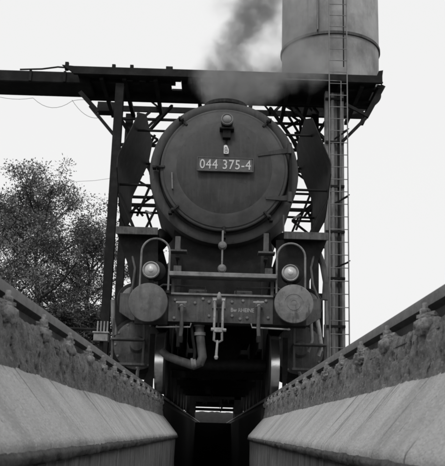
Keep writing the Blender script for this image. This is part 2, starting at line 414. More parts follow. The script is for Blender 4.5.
# number plate
def text_mesh(txt, width, height, depth, name, ma, parent, center, bold=0, space=1.0):
    cu = bpy.data.curves.new('t', 'FONT'); cu.body = txt; cu.align_x = 'CENTER'; cu.align_y = 'CENTER'; cu.extrude = .02; cu.offset = bold
    cu.resolution_u = 3; cu.space_character = space
    to = bpy.data.objects.new('t', cu); COL.objects.link(to)
    bpy.context.view_layer.update()
    me = bpy.data.meshes.new_from_object(to.evaluated_get(bpy.context.evaluated_depsgraph_get()))
    bpy.data.objects.remove(to); me.name = name
    co = np.array([v.co[:] for v in me.vertices]); mn, mx_ = co.min(0), co.max(0)
    o_ = ORG[parent]
    for v in me.vertices:
        x = ((v.co.x-mn[0])/(mx_[0]-mn[0])-.5)*width; z = ((v.co.y-mn[1])/(mx_[1]-mn[1])-.5)*height
        y = -((v.co.z-mn[2])/(mx_[2]-mn[2]))*depth
        v.co = Vector(center)+Vector((x, y, z))-o_
    me.materials.append(ma); o = bpy.data.objects.new(name, me); COL.objects.link(o); o.parent = parent; ORG[o] = o_; return o
pc = at(225.3, 165, 10.49)
c = MB(); c.b2(pc.x-.375, pc.x+.375, 10.470, 10.500, pc.z-.098, pc.z+.098)
plate = c.build('number_plate', M_plate, L, bevel=.008)
c = MB()
for (x0, x1, z0, z1) in ((-.375, .375, .088, .1), (-.375, .375, -.1, -.088), (-.385, -.375, -.1, .1), (.375, .385, -.1, .1)):
    c.b2(pc.x+x0, pc.x+x1, 10.463, 10.498, pc.z+z0, pc.z+z1)
c.build('plate_rim', M_plate, plate, bevel=.002)
text_mesh("044 375-4", .695, .135, .006, 'plate_number', M_digit, plate, (pc.x, 10.4695, pc.z), bold=.006, space=1.1)
for sx in (-.3, .3): c = MB(); c.b2(pc.x+sx-.02, pc.x+sx+.02, 10.501, 10.57, pc.z-.05, pc.z+.05); c.build('plate_bracket', M_frame, plate)
# little white emblem
ec = at(226.3, 149.3, 10.5)
ew, eh = .034, .062
poly = [(-ew, -eh), (ew*.8, -eh), (ew, -eh*.8), (ew, -.0), (ew*.7, eh*.35), (ew*.35, eh*.85), (0, eh), (-ew*.6, eh), (-ew, eh*.8)]
emb = MB().prism([(ec.x+a, 10.500, ec.z+b_) for a, b_ in poly], (0, .04, 0)).build('white_emblem', M_white, L)
c = MB(); pp = [(ec.x+a*.45-.002, 10.497, ec.z-.008+b_*.55) for a, b_ in poly]; c.tube(pp+[pp[0]], .004, 5); c.b2(ec.x-.012, ec.x+.012, 10.494, 10.499, ec.z-.012, ec.z-.006)
c.build('emblem_mark', M_grey, emb)

# headlamps
def headlamp(c, r, y, lensm, name='headlamp', big=True):
    c = Vector((c.x, 0, c.z))
    k = MB(); k.lathe(c, [(r*.5, y+.26), (r*.95, y+.22), (r*1.05, y+.1), (r*1.05, y+.03), (r*1.0, y+.02), (r*.82, y+.03)], n=28)
    lamp = k.build(name, M_frame, L)
    k = MB(); k.lathe(c, [(r*.80, y+.035), (r*.84, y+.0), (r*.95, y-.010), (r*1.03, y+.0), (r*1.05, y+.03)], n=28); k.build('lamp_rim', M_light if big else M_cap, lamp)
    k = MB(); k.lathe(c, [(r*.84, y+.03), (r*.80, y+.008), (r*.6, y-.012), (r*.3, y-.026), (.001, y-.03)], n=28); k.build('lamp_lens', lensm, lamp)
    if big:
        k = MB(); k.lathe(c+Vector((0, 0, 0)), [(r*.34, y-.02), (r*.30, y-.032), (r*.18, y-.040), (.001, y-.042)], n=16); k.build('lamp_bulb_glass', M_lens, lamp)
        k = MB(); k.b2(c.x-.03, c.x+.03, y+.06, y+.16, c.z-r*1.0-.17, c.z-r*.9); k.b2(c.x-.09, c.x+.09, y+.03, y+.2, c.z-r-.19, c.z-r-.165); k.build('lamp_bracket', M_frame, lamp, bevel=.003)
        k = MB(); k.lathe((c.x, y+.12, 0), [(.045, c.z+r*.95), (.05, c.z+r*1.25), (.03, c.z+r*1.32)], axis='z', n=12); k.build('lamp_cap', M_frame, lamp)
        k = MB(); k.lathe((c.x+.05, 0, c.z+.015), [(r*.9, y+.24), (r*1.22, y+.22), (r*1.22, y+.15), (r*.9, y+.13)], n=24); k.build('lamp_shroud', M_frame, lamp)
    return lamp
headlamp(at(151, 270, 10.0), .104, 9.98, M_lens2)
headlamp(at(290.3, 273, 10.0), .104, 9.98, M_lens2)
tl = headlamp(at(227.2, 119, 10.38), .080, 10.38, M_cap, big=False)
tc = at(227.2, 119, 10.38)
k = MB(); k.b2(tc.x-.055, tc.x+.055, 10.46, 10.60, tc.z-.24, tc.z-.09); k.b2(tc.x-.1, tc.x+.1, 10.42, 10.58, tc.z-.125, tc.z-.1); k.tube([(tc.x, 10.53, tc.z-.24), (tc.x, 10.53, tc.z-.45)], .014, 8)
k.build('lamp_bracket', M_frame, tl, bevel=.004)

# buffer beam
bz0, bz1 = .86, 1.205
bm_ = MB()
bm_.prism([(X(-1.28), 10.2, .96), (X(-1.12), 10.2, bz0), (X(1.12), 10.2, bz0), (X(1.28), 10.2, .96), (X(1.28), 10.2, bz1), (X(-1.28), 10.2, bz1)], (0, .035, 0))
beam = bm_.build('buffer_beam', M_beam, L, bevel=.004)
c = MB(); c.b2(X(-.66), X(.68), 10.17, 10.32, bz1-.004, bz1+.022); c.build('beam_top_edge', M_grey, beam, bevel=.004)
c = MB(); c.b2(X(-1.1), X(1.1), 10.235, 10.36, bz0-.02, bz0+.01); c.build('beam_lower_flange', M_frame, beam, bevel=.003)
bo = []
for (px, py) in ((209, 302), (232, 302), (209, 316), (232, 316), (243, 301), (247, 318), (195, 303), (175, 300), (266, 301), (174, 318), (268, 318), (258, 302), (203, 299), (240, 319)):
    p = at(px, py, 10.2)
    if not bo: bo.append((MB().lathe((p.x, 0, p.z), [(.020, 10.199), (.019, 10.186), (.008, 10.180)], n=6).build('bolt', M_grey, beam), p))
    else: again(bo[0][0], beam, (p.x-bo[0][1].x, 0, p.z-bo[0][1].z))
tp = at(242.5, 310.2, 10.2)
text_mesh("Bw RHEINE", .295, .052, .003, 'beam_lettering', M_light, beam, (tp.x, 10.1995, tp.z), bold=.018)
# buffers
def buffer(sx, disc):
    c0 = at(*disc, 9.6); bx, bzv = c0.x, c0.z
    k = MB(); k.lathe((bx, 0, bzv), [(.19, 10.198), (.19, 10.17), (.155, 10.165), (.145, 10.10), (.135, 9.93), (.150, 9.925), (.150, 9.89), (.11, 9.885)], n=32)
    b_ = k.build('buffer', M_frame, L)
    k = MB(); k.lathe((bx, 0, bzv), [(.085, 10.0), (.085, 9.68), (.13, 9.645)], n=24); k.build('buffer_plunger', M_grey, b_)
    k = MB(); k.lathe((bx, 0, bzv), [(.13, 9.66), (.230, 9.655), (.236, 9.645), (.236, 9.626), (.230, 9.616), (.17, 9.605)]+([(.115, 9.599), (.11, 9.603), (.085, 9.602), (.08, 9.597), (.04, 9.596), (.036, 9.600)] if sx > 0 else [(.1, 9.598)])+[(.001, 9.595)], n=48); k.build('buffer_head', M_buffer if sx > 0 else M_bufferL, b_, smooth=40)
    k = MB(); k.b2(bx-.21, bx+.21, 10.17, 10.199, bzv-.2, bzv+.17); k.build('buffer_base', M_frame, b_, bevel=.01)
buffer(-1, (148, 302)); buffer(1, (294, 303.5))

# hook and screw coupling
hk = at(219, 302, 10.1)
k = MB(); k.b2(hk.x-.03, hk.x+.03, 10.02, 10.2, hk.z-.045, hk.z+.045)
k.tube([(hk.x, 10.06, hk.z), (hk.x, 9.99, hk.z-.02), (hk.x, 9.95, hk.z+.02), (hk.x, 9.955, hk.z+.075), (hk.x, 9.98, hk.z+.10)], [.035, .036, .032, .024, .012], 10)
k.b2(hk.x-.085, hk.x+.085, 10.178, 10.2, hk.z-.07, hk.z+.07)
cp = k.build('screw_coupling', M_grey, L, bevel=.004)
k = MB(); zt = hk.z+.005
for sx in (-1, 1): k.tube([(hk.x+sx*.055, 9.99, zt), (hk.x+sx*.05, 9.985, zt-.15), (hk.x+sx*.052, 9.99, zt-.355)], .0155, 8)
k.tube([(hk.x-.075, 9.99, zt), (hk.x+.075, 9.99, zt)], .021, 8)
k.build('coupling_link', M_light, cp)
k = MB(); k.tube([(hk.x-.09, 9.99, zt-.365), (hk.x+.10, 9.99, zt-.372)], .023, 8); k.b2(hk.x-.05, hk.x+.05, 9.96, 10.02, zt-.40, zt-.345); k.build('coupling_nut', M_light, cp, bevel=.005)
k = MB(); k.tube([(hk.x, 9.99, zt-.1), (hk.x, 9.99, zt-.34)], .014, 8); k.build('coupling_screw', M_frame, cp)
k = MB(); k.tube([(hk.x-.045, 9.99, zt-.38), (hk.x-.05, 9.98, zt-.5), (hk.x, 9.975, zt-.53), (hk.x+.05, 9.98, zt-.5), (hk.x+.045, 9.99, zt-.38)], .016, 8); k.build('coupling_shackle', M_grey, cp)
k = MB(); k.tube([(hk.x-.005, 9.97, zt-.5), (hk.x-.015, 9.96, zt-.69)], [.013, .017], 8); k.lathe((hk.x-.015, 9.96, 0), [(.02, zt-.69), (.026, zt-.71), (.015, zt-.735)], axis='z', n=10); k.build('coupling_handle', M_light, cp)
# second, hanging coupling hose between
# brake hoses
def hose(px, tilt, name='brake_hose'):
    p = at(px, 305, 10.1)
    k = MB(); k.tube([(p.x-.03*tilt, 10.2, p.z-.02), (p.x-.01, 10.10, p.z), (p.x, 10.05, p.z-.03)], .026, 10); k.b2(p.x-.045, p.x+.045, 10.10, 10.14, p.z-.03, p.z+.03)
    b_ = k.build(name, M_grey, L, bevel=.003)
    k = MB(); k.bar((p.x-.075, 10.07, p.z+.03), (p.x+.06, 10.07, p.z+.035), .016, .016); k.build('cock_handle', M_light, b_)
    k = MB(); k.tube([(p.x, 10.05, p.z-.03), (p.x+.005*tilt, 10.03, p.z-.14), (p.x+.008*tilt, 10.02, p.z-.29), (p.x, 10.03, p.z-.42)], .0235, 10); k.build('hose_body', M_beam, b_)
    k = MB(); k.lathe((p.x, 10.03, 0), [(.030, p.z-.40), (.034, p.z-.44), (.028, p.z-.48)], axis='z', n=12); k.build('hose_coupling', M_frame, b_)
hose(182, 1); hose(259, -1)
# shunters' handles below the beam
for (a, b_, hook) in (((156, 327), (190, 327), 1), ((252, 327.5), (290, 329.5), -1)):
    p, q = at(*a, 10.05), at(*b_, 10.05); k = MB()
    e = q if hook > 0 else p
    pts = [p, q] if hook < 0 else [q, p]
    pts = [Vector(t_) for t_ in pts]
    ends = [pts[0]+Vector((-.012*(-hook), 0, .05))] + pts + [pts[1]+Vector((0, .15, .03))]
    k.tube(ends, .010, 8); k.build('shunter_handle', M_light if hook < 0 else M_grey, L)
# steam heating pipe under the beam
P = lambda px, py, y: at(px, py, y)
k = MB(); k.tube([P(199, 318, 10.35), P(199.5, 330, 10.32), P(201, 345, 10.30), P(202.5, 357, 10.30), P(200, 363, 10.30), P(194, 365.5, 10.32), P(180, 361, 10.4), P(168, 356.5, 10.55), P(163, 352, 10.7)], [.058, .058, .056, .056, .058, .058, .054, .052, .05], 14)
sp = k.build('heating_pipe', M_beam, L)
for (px, py, yy) in ((199, 325, 10.34), (199.8, 334, 10.32)):
    a = P(px, py-1.6, yy); b_ = P(px, py+1.6, yy); MB().tube([a, b_], .074, 14).build('pipe_flange', M_grey, sp)
k = MB(); a = P(196, 363, 10.31); k.tube([a, a+Vector((-.06, 0, -.01))], .068, 14); k.build('pipe_flange', M_grey, sp)
k = MB(); k.tube([P(191, 322, 10.3), P(193, 340, 10.28), P(195, 352, 10.28), P(194, 360, 10.28)], .02, 8); k.build('drain_pipe', M_frame, L)

# foot bar and platform over the beam
p, q = at(169, 273.5, 10.1), at(277, 276.5, 10.1)
zb_ = (p.z+q.z)/2
k = MB(); k.b2(p.x, q.x, 10.08, 10.34, zb_-.028, zb_+.028); k.build('foot_board', M_grey, L, bevel=.006)
for xx in (p.x+.10, q.x-.10): k = MB(); k.b2(xx-.05, xx+.05, 10.18, 10.21, zb_+.029, zb_+.12); k.build('board_lug', M_beam, L, bevel=.003)
for xx in (p.x+.05, q.x-.05): k = MB(); k.b2(xx-.02, xx+.02, 10.22, 10.26, 1.205, zb_-.029); k.build('board_bracket', M_beam, L, bevel=.003)
k = MB(); p = at(222, 268.5, 10.1); k.lathe((p.x, 0, p.z), [(.03, 10.2), (.052, 10.15), (.056, 10.10), (.04, 10.07), (.001, 10.06)], n=18); k.build('lamp_socket', M_grey, L)
k = MB(); p = at(222.5, 245.5, 10.5); k.lathe((p.x, 0, p.z), [(.03, 10.6), (.055, 10.55), (.058, 10.50), (.04, 10.47), (.001, 10.46)], n=18); k.tube([(p.x, 10.55, p.z+.03), (p.x, 10.6, BZ-.9)], .014, 8)
k.tube([(p.x, 10.52, p.z-.03), (p.x, 10.3, 1.52)], .012, 8); k.build('bottom_latch', M_grey, L)
for (a, b_, pa) in (((169, 251), (187, 251.5), (178, 243)), ((258, 253), (275, 254), (266, 240))):
    p, q, r_ = at(*a, 10.3), at(*b_, 10.3), at(*pa, 10.45)
    k = MB(); k.b2(p.x, q.x, 10.24, 10.42, p.z-.012, p.z+.012); k.b2(r_.x-.035, r_.x+.035, 10.40, 10.43, p.z+.013, r_.z+.08); k.b2(r_.x-.025, r_.x+.025, 10.4, 11.1, p.z-.06, p.z-.02)
    k.build('small_step', M_beam, L, bevel=.003)
# hooped handrails
for (xa, xb, yt, ybm) in ((139.5, 168, 238.5, 292), (276.5, 305, 243.5, 294)):
    a, b_ = at(xa, ybm, 10.15), at(xb, ybm, 10.15); tp_ = at((xa+xb)/2, yt, 10.15)
    r_ = (b_.x-a.x)/2; cx_ = (a.x+b_.x)/2; cz = tp_.z-r_
    pts = [(a.x, 10.15, 1.22)]+[(cx_-r_*math.cos(PI*i/16), 10.15, cz+r_*math.sin(PI*i/16)) for i in range(17)]+[(b_.x, 10.15, 1.22)]
    k = MB(); k.tube(pts, .0135, 10); hr = k.build('hooped_handrail', M_grey, L)
    for xx in (a.x, b_.x): MB().lathe((xx, 10.15, 0), [(.04, 1.205), (.04, 1.225), (.022, 1.25)], axis='z', n=12).build('rail_foot', M_frame, hr)
# deck over the beam, saddle, frames
k = MB(); k.b2(X(-1.27), X(1.27), 10.24, 11.3, 1.17, 1.2); k.build('front_deck', M_frame, L)
k = MB(); k.prism([(X(-.62), 11.0, 1.2), (X(.62), 11.0, 1.2), (X(.72), 11.0, 1.9), (X(.66), 11.0, 2.32), (X(-.66), 11.0, 2.32), (X(-.72), 11.0, 1.9)], (0, 1.8, 0)); k.build('smokebox_saddle', M_frame, L)
for sx in (-1, 1):
    k = MB(); k.prism([(X(sx*.50), 10.24, .55), (X(sx*.50), 10.24, 1.17), (X(sx*.50), 30, 1.17), (X(sx*.50), 30, .62), (X(sx*.50), 11.9, .62), (X(sx*.50), 11.0, .72), (X(sx*.5), 10.6, .55)], (sx*.04, 0, 0)); k.build('frame_plate', M_frame, L)
    # gusset plates between the front deck and the running boards
    k = MB()
    if sx < 0: poly = [(117, 234), (158, 234), (158, 292), (134, 292), (131, 284), (127, 262)]
    else: poly = [(276, 240), (327, 240), (322, 252), (313, 272), (307, 288), (305, 296), (276, 296)]
    k.prism([at(px, py, 10.9) for px, py in poly], (0, .03, 0)); k.build('gusset_plate', M_frame, L)
# running boards
for sx, (xa, xb, yy) in ((-1, (116, 158, 229)), (1, (284, 328.5, 236.5))):
    a, b_ = at(xa, yy, 10.7), at(xb, yy, 10.7); zz = 2.165
    k = MB(); k.b2(a.x, b_.x, 10.70, 10.73, zz-.065, zz+.04); k.build('running_board_edge', M_beam, L, bevel=.004)
    k = MB(); k.b2(a.x+.01, b_.x-.01, 10.731, 20.5, zz-.02, zz+.02); k.build('running_board', M_black, L)
    for yb in (13, 15, 17, 19): MB().b2(X(sx*.95), X(sx*1.4), yb, yb+.03, zz-.22, zz-.021).build('board_support', M_frame, L)
k = MB(); p, q = at(283.5, 215, 10.68), at(283.5, 233, 10.68); k.tube([p, q], .012, 6); k.build('board_stay', M_beam, L)
# smoke deflectors : lower part upright, upper part leaning in over the boiler
for sx in (-1, 1):
    xo, xi = 1.53, 1.20
    F0, F1 = 10.95, 13.05
    ctr = .045
    def col(y, t):  # t 0 bottom .. 1 top
        z0 = 2.62+.0*(y-F0); z1 = 4.12
        z = z0+(z1-z0)*t
        x = xo if z < 3.3 else xo-(xo-xi)*((z-3.3)/(z1-3.3))
        return x, z
    rows = []
    nb = 13
    vs = []; 
    for i in range(15):
        u = i/14; y = F0+(F1-F0)*u
        cut = .34*max(0, 1-(u/.30)) + .22*max(0, (u-.75)/.25)   # rounded lower corners
        cut2 = .10*max(0, 1-(u/.2)) + .14*max(0, (u-.8)/.2)
        for j in range(nb):
            t_ = cut+(1-cut2-cut)*j/(nb-1); x, z = col(y, t_); vs.append((ctr+sx*x, y, z))
    base = len(vs); vs2 = [(x-sx*.012, y, z) for x, y, z in vs]
    fs = [(i*nb+j, (i+1)*nb+j, (i+1)*nb+j+1, i*nb+j+1) for i in range(14) for j in range(nb-1)]
    fs2 = [tuple(reversed([q+base for q in f])) for f in fs]
    rim = [i*nb for i in range(15)]+[14*nb+j for j in range(1, nb)]+[i*nb+nb-1 for i in range(13, -1, -1)]+[j for j in range(nb-2, 0, -1)]
    fr = [(rim[i], rim[(i+1) % len(rim)], rim[(i+1) % len(rim)]+base, rim[i]+base) for i in range(len(rim))]
    d = MB().add(vs+vs2, fs+fs2+fr).build('smoke_deflector', M_black, L, smooth=40)
    for yy, zz in ((11.35, 3.0), (11.35, 3.85), (12.9, 3.0), (12.9, 3.85)):
        k = MB(); x1 = col(yy, (zz-2.62)/1.5)[0]; x0 = math.sqrt(max(0, 1.03**2-(zz-BZ)**2)); k.tube([(ctr+sx*x0, yy, zz), (ctr+sx*(x1-.01), yy, zz)], .02, 8); k.build('deflector_stay', M_frame, d)
    for yy in (11.3, 12.9): k = MB(); k.tube([(ctr+sx*1.2, yy, 2.18), (ctr+sx*(xo-.02), yy, 2.85)], .02, 8); k.build('deflector_leg', M_frame, d)
# cylinders, valve chests
for sx in (-1, 1):
    x0 = X(sx*1.12)
    k = MB(); k.lathe((x0, 0, .66), [(.30, 11.32), (.36, 11.33), (.40, 11.36), (.40, 12.6), (.35, 12.63)], n=36); k.b2(x0-.36, x0+.36, 11.5, 12.5, .7, 1.5)
    cy = k.build('cylinder', M_frame, L)
    k = MB(); k.lathe((x0, 0, .66), [(.34, 11.32), (.34, 11.29), (.30, 11.27), (.12, 11.25), (.09, 11.12), (.001, 11.11)], n=36); cc = k.build('cylinder_cover', M_beam, cy)
    for k_ in range(12):
        a = 2*PI*k_/12; MB().lathe((x0+.315*math.cos(a), 0, .66+.315*math.sin(a)), [(.018, 11.29), (.017, 11.265), (.006, 11.262)], n=6).build('bolt', M_grey, cy)
    vx, vz = X(sx*1.20), 1.28
    k = MB(); k.lathe((vx, 0, vz), [(.23, 12.6), (.24, 12.4), (.24, 11.2), (.23, 11.17), (.17, 11.15)], n=32); k.build('valve_chest', M_frame, cy)
    k = MB(); k.lathe((vx, 0, vz), [(.17, 11.16), (.175, 11.13), (.14, 11.11), (.06, 11.10), (.055, 11.0), (.001, 10.99)], n=28); k.build('valve_cover', M_grey, cy)
    # steam pipe from smokebox to valve chest
    k = MB(); k.tube([(X(sx*.85), 11.9, 2.4), (X(sx*1.08), 11.85, 2.1), (X(sx*1.2), 11.85, 1.75), (X(sx*1.2), 11.85, 1.45)], .13, 14); k.build('steam_pipe', M_frame, cy)
    # steps and drain gear beside the cylinder
    k = MB(); xx = X(sx*1.2)
    k.b2(xx-.24, xx+.24, 10.62, 10.86, .33, .36); k.b2(xx-.22, xx-.19, 10.72, 10.75, .36, .95); k.b2(xx+.19, xx+.22, 10.72, 10.75, .36, .95); k.b2(xx-.22, xx+.22, 10.64, 10.86, .66, .685)
    k.build('front_step', M_beam, L, bevel=.003)
    k = MB(); k.tube([(xx-.1, 11.2, .36), (xx-.1, 10.95, .3), (xx-.1, 10.9, .18)], .022, 8); k.tube([(xx+.12, 11.2, .36), (xx+.12, 11.0, .28), (xx+.12, 10.95, .15)], .022, 8); k.build('drain_cock', M_grey, L)
    # crosshead, rods
    k = MB(); k.tube([(x0, 12.6, .66), (x0, 14.2, .66)], .045, 10); k.b2(x0-.06, x0+.06, 13.6, 14.1, .5, .82); k.bar((x0, 14.0, .66), (X(sx*1.02), 16.7, .55), .06, .13); k.build('piston_rod', M_grey, L)
    k = MB(); k.bar((X(sx*.95), 13.4, .55), (X(sx*.95), 20.2, .55), .05, .13); k.build('coupling_rod', M_grey, L)
# pipework on the right beside the cylinder
k = MB(); k.tube([P(318, 252, 11), P(323, 265, 11), P(326, 282, 11), P(325, 300, 11)], .045, 10); k.build('injector_pipe', M_beam, L)
k = MB(); k.tube([P(317, 318, 10.9), P(319, 330, 10.9), P(321, 346, 10.9), P(318, 356, 10.9)], .03, 10); k.tube([P(311, 322, 10.9), P(312, 340, 10.9), P(308, 352, 10.9)], .022, 10); k.build('drain_pipe', M_light, L)
k = MB(); k.tube([P(113, 300, 10.9), P(113, 318, 10.9), P(116, 335, 10.9)], .03, 10); k.build('drain_pipe', M_grey, L)
# wheels
def wheelset(y, r, spoked, tm=None):
    ws = MB(); ws.tube([(X(-.66), y, r), (X(.66), y, r)], .09, 14); ax = ws.build('axle', M_frame, L)
    for sx in (-1, 1):
        xc = (.03)+sx*.755
        k = MB(); k.lathe((xc, y, r), [(r*.2, sx*-.07), (r*.9, sx*-.05), (r*.9, sx*.05), (r*.2, sx*.07)], axis='x', n=40)
        if spoked: pass
        wh = k.build('wheel', M_wheel, ax)
        k = MB(); k.lathe((xc, y, r), [(r*.9, sx*-.066), (r+.028, sx*-.062), (r+.028, sx*-.042), (r+.001, sx*-.031), (r*.9, sx*-.031)], axis='x', n=56); k.build('flange', M_wheel, ax)
        k = MB(); k.lathe((xc, y, r), [(r*.9, sx*-.030), (r+.001, sx*-.0305), (r-.004, sx*.085), (r*.9, sx*.09)], axis='x', n=56)
        t_ = k.build('tyre', tm or M_wheel, ax)
wheelset(11.35, .425, False, M_bright)
for y in (13.6, 15.15, 16.7, 18.25, 19.8): wheelset(y, .70, True)
for sx in (-1, 1):
    k = MB(); k.prism([(X(sx*.86), 10.92, .05), (X(sx*(.90 if sx > 0 else 1.02)), 10.92, .05), (X(sx*.93), 10.92, .30), (X(sx*.93), 10.92, .78), (X(sx*.86), 10.92, .78)], (0, .025, 0)); k.build('guard_iron', M_frame, L)
    k = MB(); k.tube([(X(sx*1.0), 10.9, 2.45), (X(sx*1.12), 11.4, 2.62), (X(sx*1.12), 15, 2.7)], .018, 8); k.build('boiler_handrail', M_grey, L)
    k = MB(); k.tube([P(223+sx*92, 250, 10.95), P(223+sx*88, 268, 10.85), P(223+sx*90, 285, 10.8), P(223+sx*96, 300, 10.8)], .016, 8); k.build('air_pipe', M_beam, L)
    k = MB(); k.tube([(X(sx*.55), 10.55, 1.2), (X(sx*.55), 10.55, 1.85), (X(sx*.62), 10.9, 2.0)], .028, 8); k.build('sand_pipe', M_black, L)
    k = MB(); k.b2(X(sx*.30)-.12, X(sx*.30)+.12, 10.5, 10.8, 1.201, 1.33); k.tube([(X(sx*.30), 10.48, 1.27), (X(sx*.30), 10.40, 1.27)], .03, 8); k.build('lubricator', M_beam, L, bevel=.01)
    k = MB(); k.tube([(X(sx*.2), 10.3, 1.22), (X(sx*.2), 10.35, 1.34), (X(sx*.75), 10.4, 1.36), (X(sx*.98), 10.6, 1.25)], .014, 6); k.build('air_pipe', M_beam, L)
# firebox, ash pan, cab, tender
k = MB(); k.b2(X(-.62), X(.62), 18.2, 21.0, 1.02, 2.4); k.b2(X(-.46), X(.46), 18.0, 21.0, .58, 1.02); k.build('ash_pan', M_frame, L, bevel=.03)
k = MB(); k.prism([(X(-1.0), 19.02, 2.0), (X(1.0), 19.02, 2.0), (X(1.05), 19.02, 3.1), (X(.75), 19.02, 3.9), (X(0), 19.02, 4.12), (X(-.75), 19.02, 3.9), (X(-1.05), 19.02, 3.1)], (0, 1.9, 0)); k.build('firebox', M_black, L)
k = MB()
k.b2(X(-1.5), X(-1.46), 20.9, 23.0, 1.4, 3.55); k.b2(X(1.46), X(1.5), 20.9, 23.0, 1.4, 3.55); k.b2(X(-1.46), X(1.46), 20.9, 20.94, 2.1, 3.55)
k.prism([(X(-1.55), 20.8, 3.55), (X(1.55), 20.8, 3.55), (X(1.1), 20.8, 4.1), (X(0), 20.8, 4.28), (X(-1.1), 20.8, 4.1)], (0, 2.5, 0)); cab = k.build('cab', M_black, L)
for sx in (-1, 1): MB().b2(X(sx*1.503), X(sx*1.512), 21.3, 22.3, 2.5, 3.2).build('cab_window', M_lens, cab)
k = MB(); k.prism([(X(-1.45), 23.4, 1.2), (X(1.45), 23.4, 1.2), (X(1.5), 23.4, 3.0), (X(1.1), 23.4, 3.5), (X(-1.1), 23.4, 3.5), (X(-1.5), 23.4, 3.0)], (0, 8.2, 0))
td = k.build('tender', M_black, L, bevel=.03)
for y in (24.6, 26.4, 28.6, 30.4): wheelset(y, .5, False)
k = MB(); k.b2(X(-.9), X(.9), 23.6, 31.4, .75, 1.18); k.build('tender_frame', M_frame, td)
# brake gear across the underside: it breaks up the light from the far end
k = MB()
for y, z in ((12.4, .35), (14.35, .34), (15.9, .36), (17.45, .34), (19.0, .36), (25.5, .3), (29.5, .28)): k.b2(X(-.7), X(.7), y, y+.06, z-.05, z+.05)
k.tube([(X(-.1), 12.4, .33), (X(-.1), 20, .33)], .025, 8); k.tube([(X(.22), 24, .26), (X(.22), 31, .26)], .025, 8)
k.b2(X(-.55), X(.1), 22.6, 22.7, .3, .75); k.b2(X(.1), X(.7), 22.6, 22.7, .38, .75); k.b2(X(-.7), X(-.55), 22.6, 22.7, .0, .75); k.b2(X(.52), X(.7), 22.6, 22.7, .0, .75)
k.build('brake_rigging', M_frame, L)
for (xx, w_, z0_, z1_) in ((-.30, .10, .1, .8), (-.02, .16, .25, .8), (.16, .05, .0, .8), (.33, .12, .2, .8)):  # hanging bits added to break up the slit of light
    k = MB(); k.prism([(X(xx-w_), 24.0, z1_), (X(xx+w_), 24.0, z1_), (X(xx+w_*.5), 24.0, z0_+.1), (X(xx), 24.0, z0_+.24), (X(xx-w_*.7), 24.0, z0_+.17)], (0, .05, 0)); k.build('added_hanger', M_frame, L)
# inner cylinder and inner gear block that closes the view between the frames
k = MB(); k.lathe((CX, 0, .82), [(.2, 11.9), (.33, 11.93), (.35, 12.0), (.35, 13.0)], n=30); k.b2(X(-.46), X(.46), 11.95, 13.0, .80, 1.16); k.build('inner_cylinder', M_frame, L)

# ------------------------------------------------------------------ gantry with deck, posts and ladder
GY0, GY1 = 15.4, 17.7
G = thing('coaling_gantry', 'tall sooty steel gantry with a plank deck spanning the track above the locomotive', 'gantry', (0, 16.2, zg))
zd = 6.66
def ib(mb, p, q, w_, h_, t=.018, upv=(0, 0, 1)):
    """I-section beam"""
    p = Vector(p); q = Vector(q); d = (q-p).normalized(); u = Vector(upv)
    sdv = d.cross(u).normalized(); u = sdv.cross(d)
    mb.bar(p+u*(h_/2-t/2), q+u*(h_/2-t/2), w_, t, upv); mb.bar(p-u*(h_/2-t/2), q-u*(h_/2-t/2), w_, t, upv); mb.bar(p, q, t, h_-2*t-.002, upv)
# front edge girder
xl, xr = at(62, 64, GY0).x, at(382.5, 80, GY0).x
k = MB(); k.b2(xl+.25, xr, GY0, GY0+.06, zd-.07, zd+.10); k.prism([(xl, GY0, zd+.12), (xl+.25, GY0, zd+.10), (xl+.25, GY0, zd-.05)], (0, .06, 0)); k.b2(xl+.25, xr, GY0-.05, GY0-.002, zd-.085, zd-.06)
k.build('front_girder', M_gantry, G)
rgz = (at(142, 106, 17.6).z+at(142, 111.5, 17.6).z)/2; k = MB(); k.b2(at(97, 109, 17.6).x, at(367, 117, 17.6).x, 17.6, 17.66, rgz-.065, rgz+.065); k.build('rear_girder', M_gantry, G)
k = MB(); k.b2(at(98, 109, 17.4).x, at(117, 109, 17.4).x, 17.3, 17.59, rgz-.20, rgz+.02); k.build('girder_gusset', M_gantry, G)
# deck planks along the track direction, with a few narrow gaps
ysl = ydepth(143, 83.5, zd-.05); yend = ydepth(150, 99.5, zd-.1)
wins = [(at(175.5, 86, ysl).x, at(182.5, 86, ysl).x), (at(187, 86, ysl).x, at(194, 86, ysl).x)]
x = xl+.3; first = None; rngp = random.Random(3)
while x < xr-.1:
    wdt = .215
    a = (GY0+.062, ysl-.015); b_ = (ysl+.012, yend)
    for (y0, y1, nm) in ((*a, 0), (*b_, 1)):
        if nm == 1 and any(w0 < x+wdt/2 < w1 for w0, w1 in wins): y0 = ydepth(185, 91, zd)
        kk = MB(); kk.b2(x, min(x+wdt-.004, xr), y0, y1, zd+.0, zd+.045); kk.build('deck_plank', M_gantry, G, smooth=0)
    x += wdt
k = MB()
for xa, xb in ((xl+.3, at(126, 83, ysl).x), (at(133, 83, ysl).x, at(139, 83, ysl).x), (at(146, 83, ysl).x, at(149, 83, ysl).x), (at(158, 83, ysl).x, at(175.5, 86, ysl).x), (at(182.5, 86, ysl).x, at(187, 86, ysl).x), (at(194, 86, ysl).x, xr)):
    k.b2(xa, xb, ysl-.05, ysl+.05, zd-.06, zd-.002)
k.build('joist', M_gantry, G)
k = MB()
for yy in (16.5, yend-.1): k.b2(xl+.3, xr, yy, yy+.08, zd-.16, zd-.003)
k.build('joist', M_gantry, G)
k = MB()
for px in (110, 131, 160, 200, 250, 283, 305, 330, 350, 366):
    xx = at(px, 110, 17).x; kk = MB(); kk.b2(xx-.04, xx+.04, 15.5, 17.599, zd-.14, zd-.062-.0); kk.build('cross_joist', M_gantry, G)
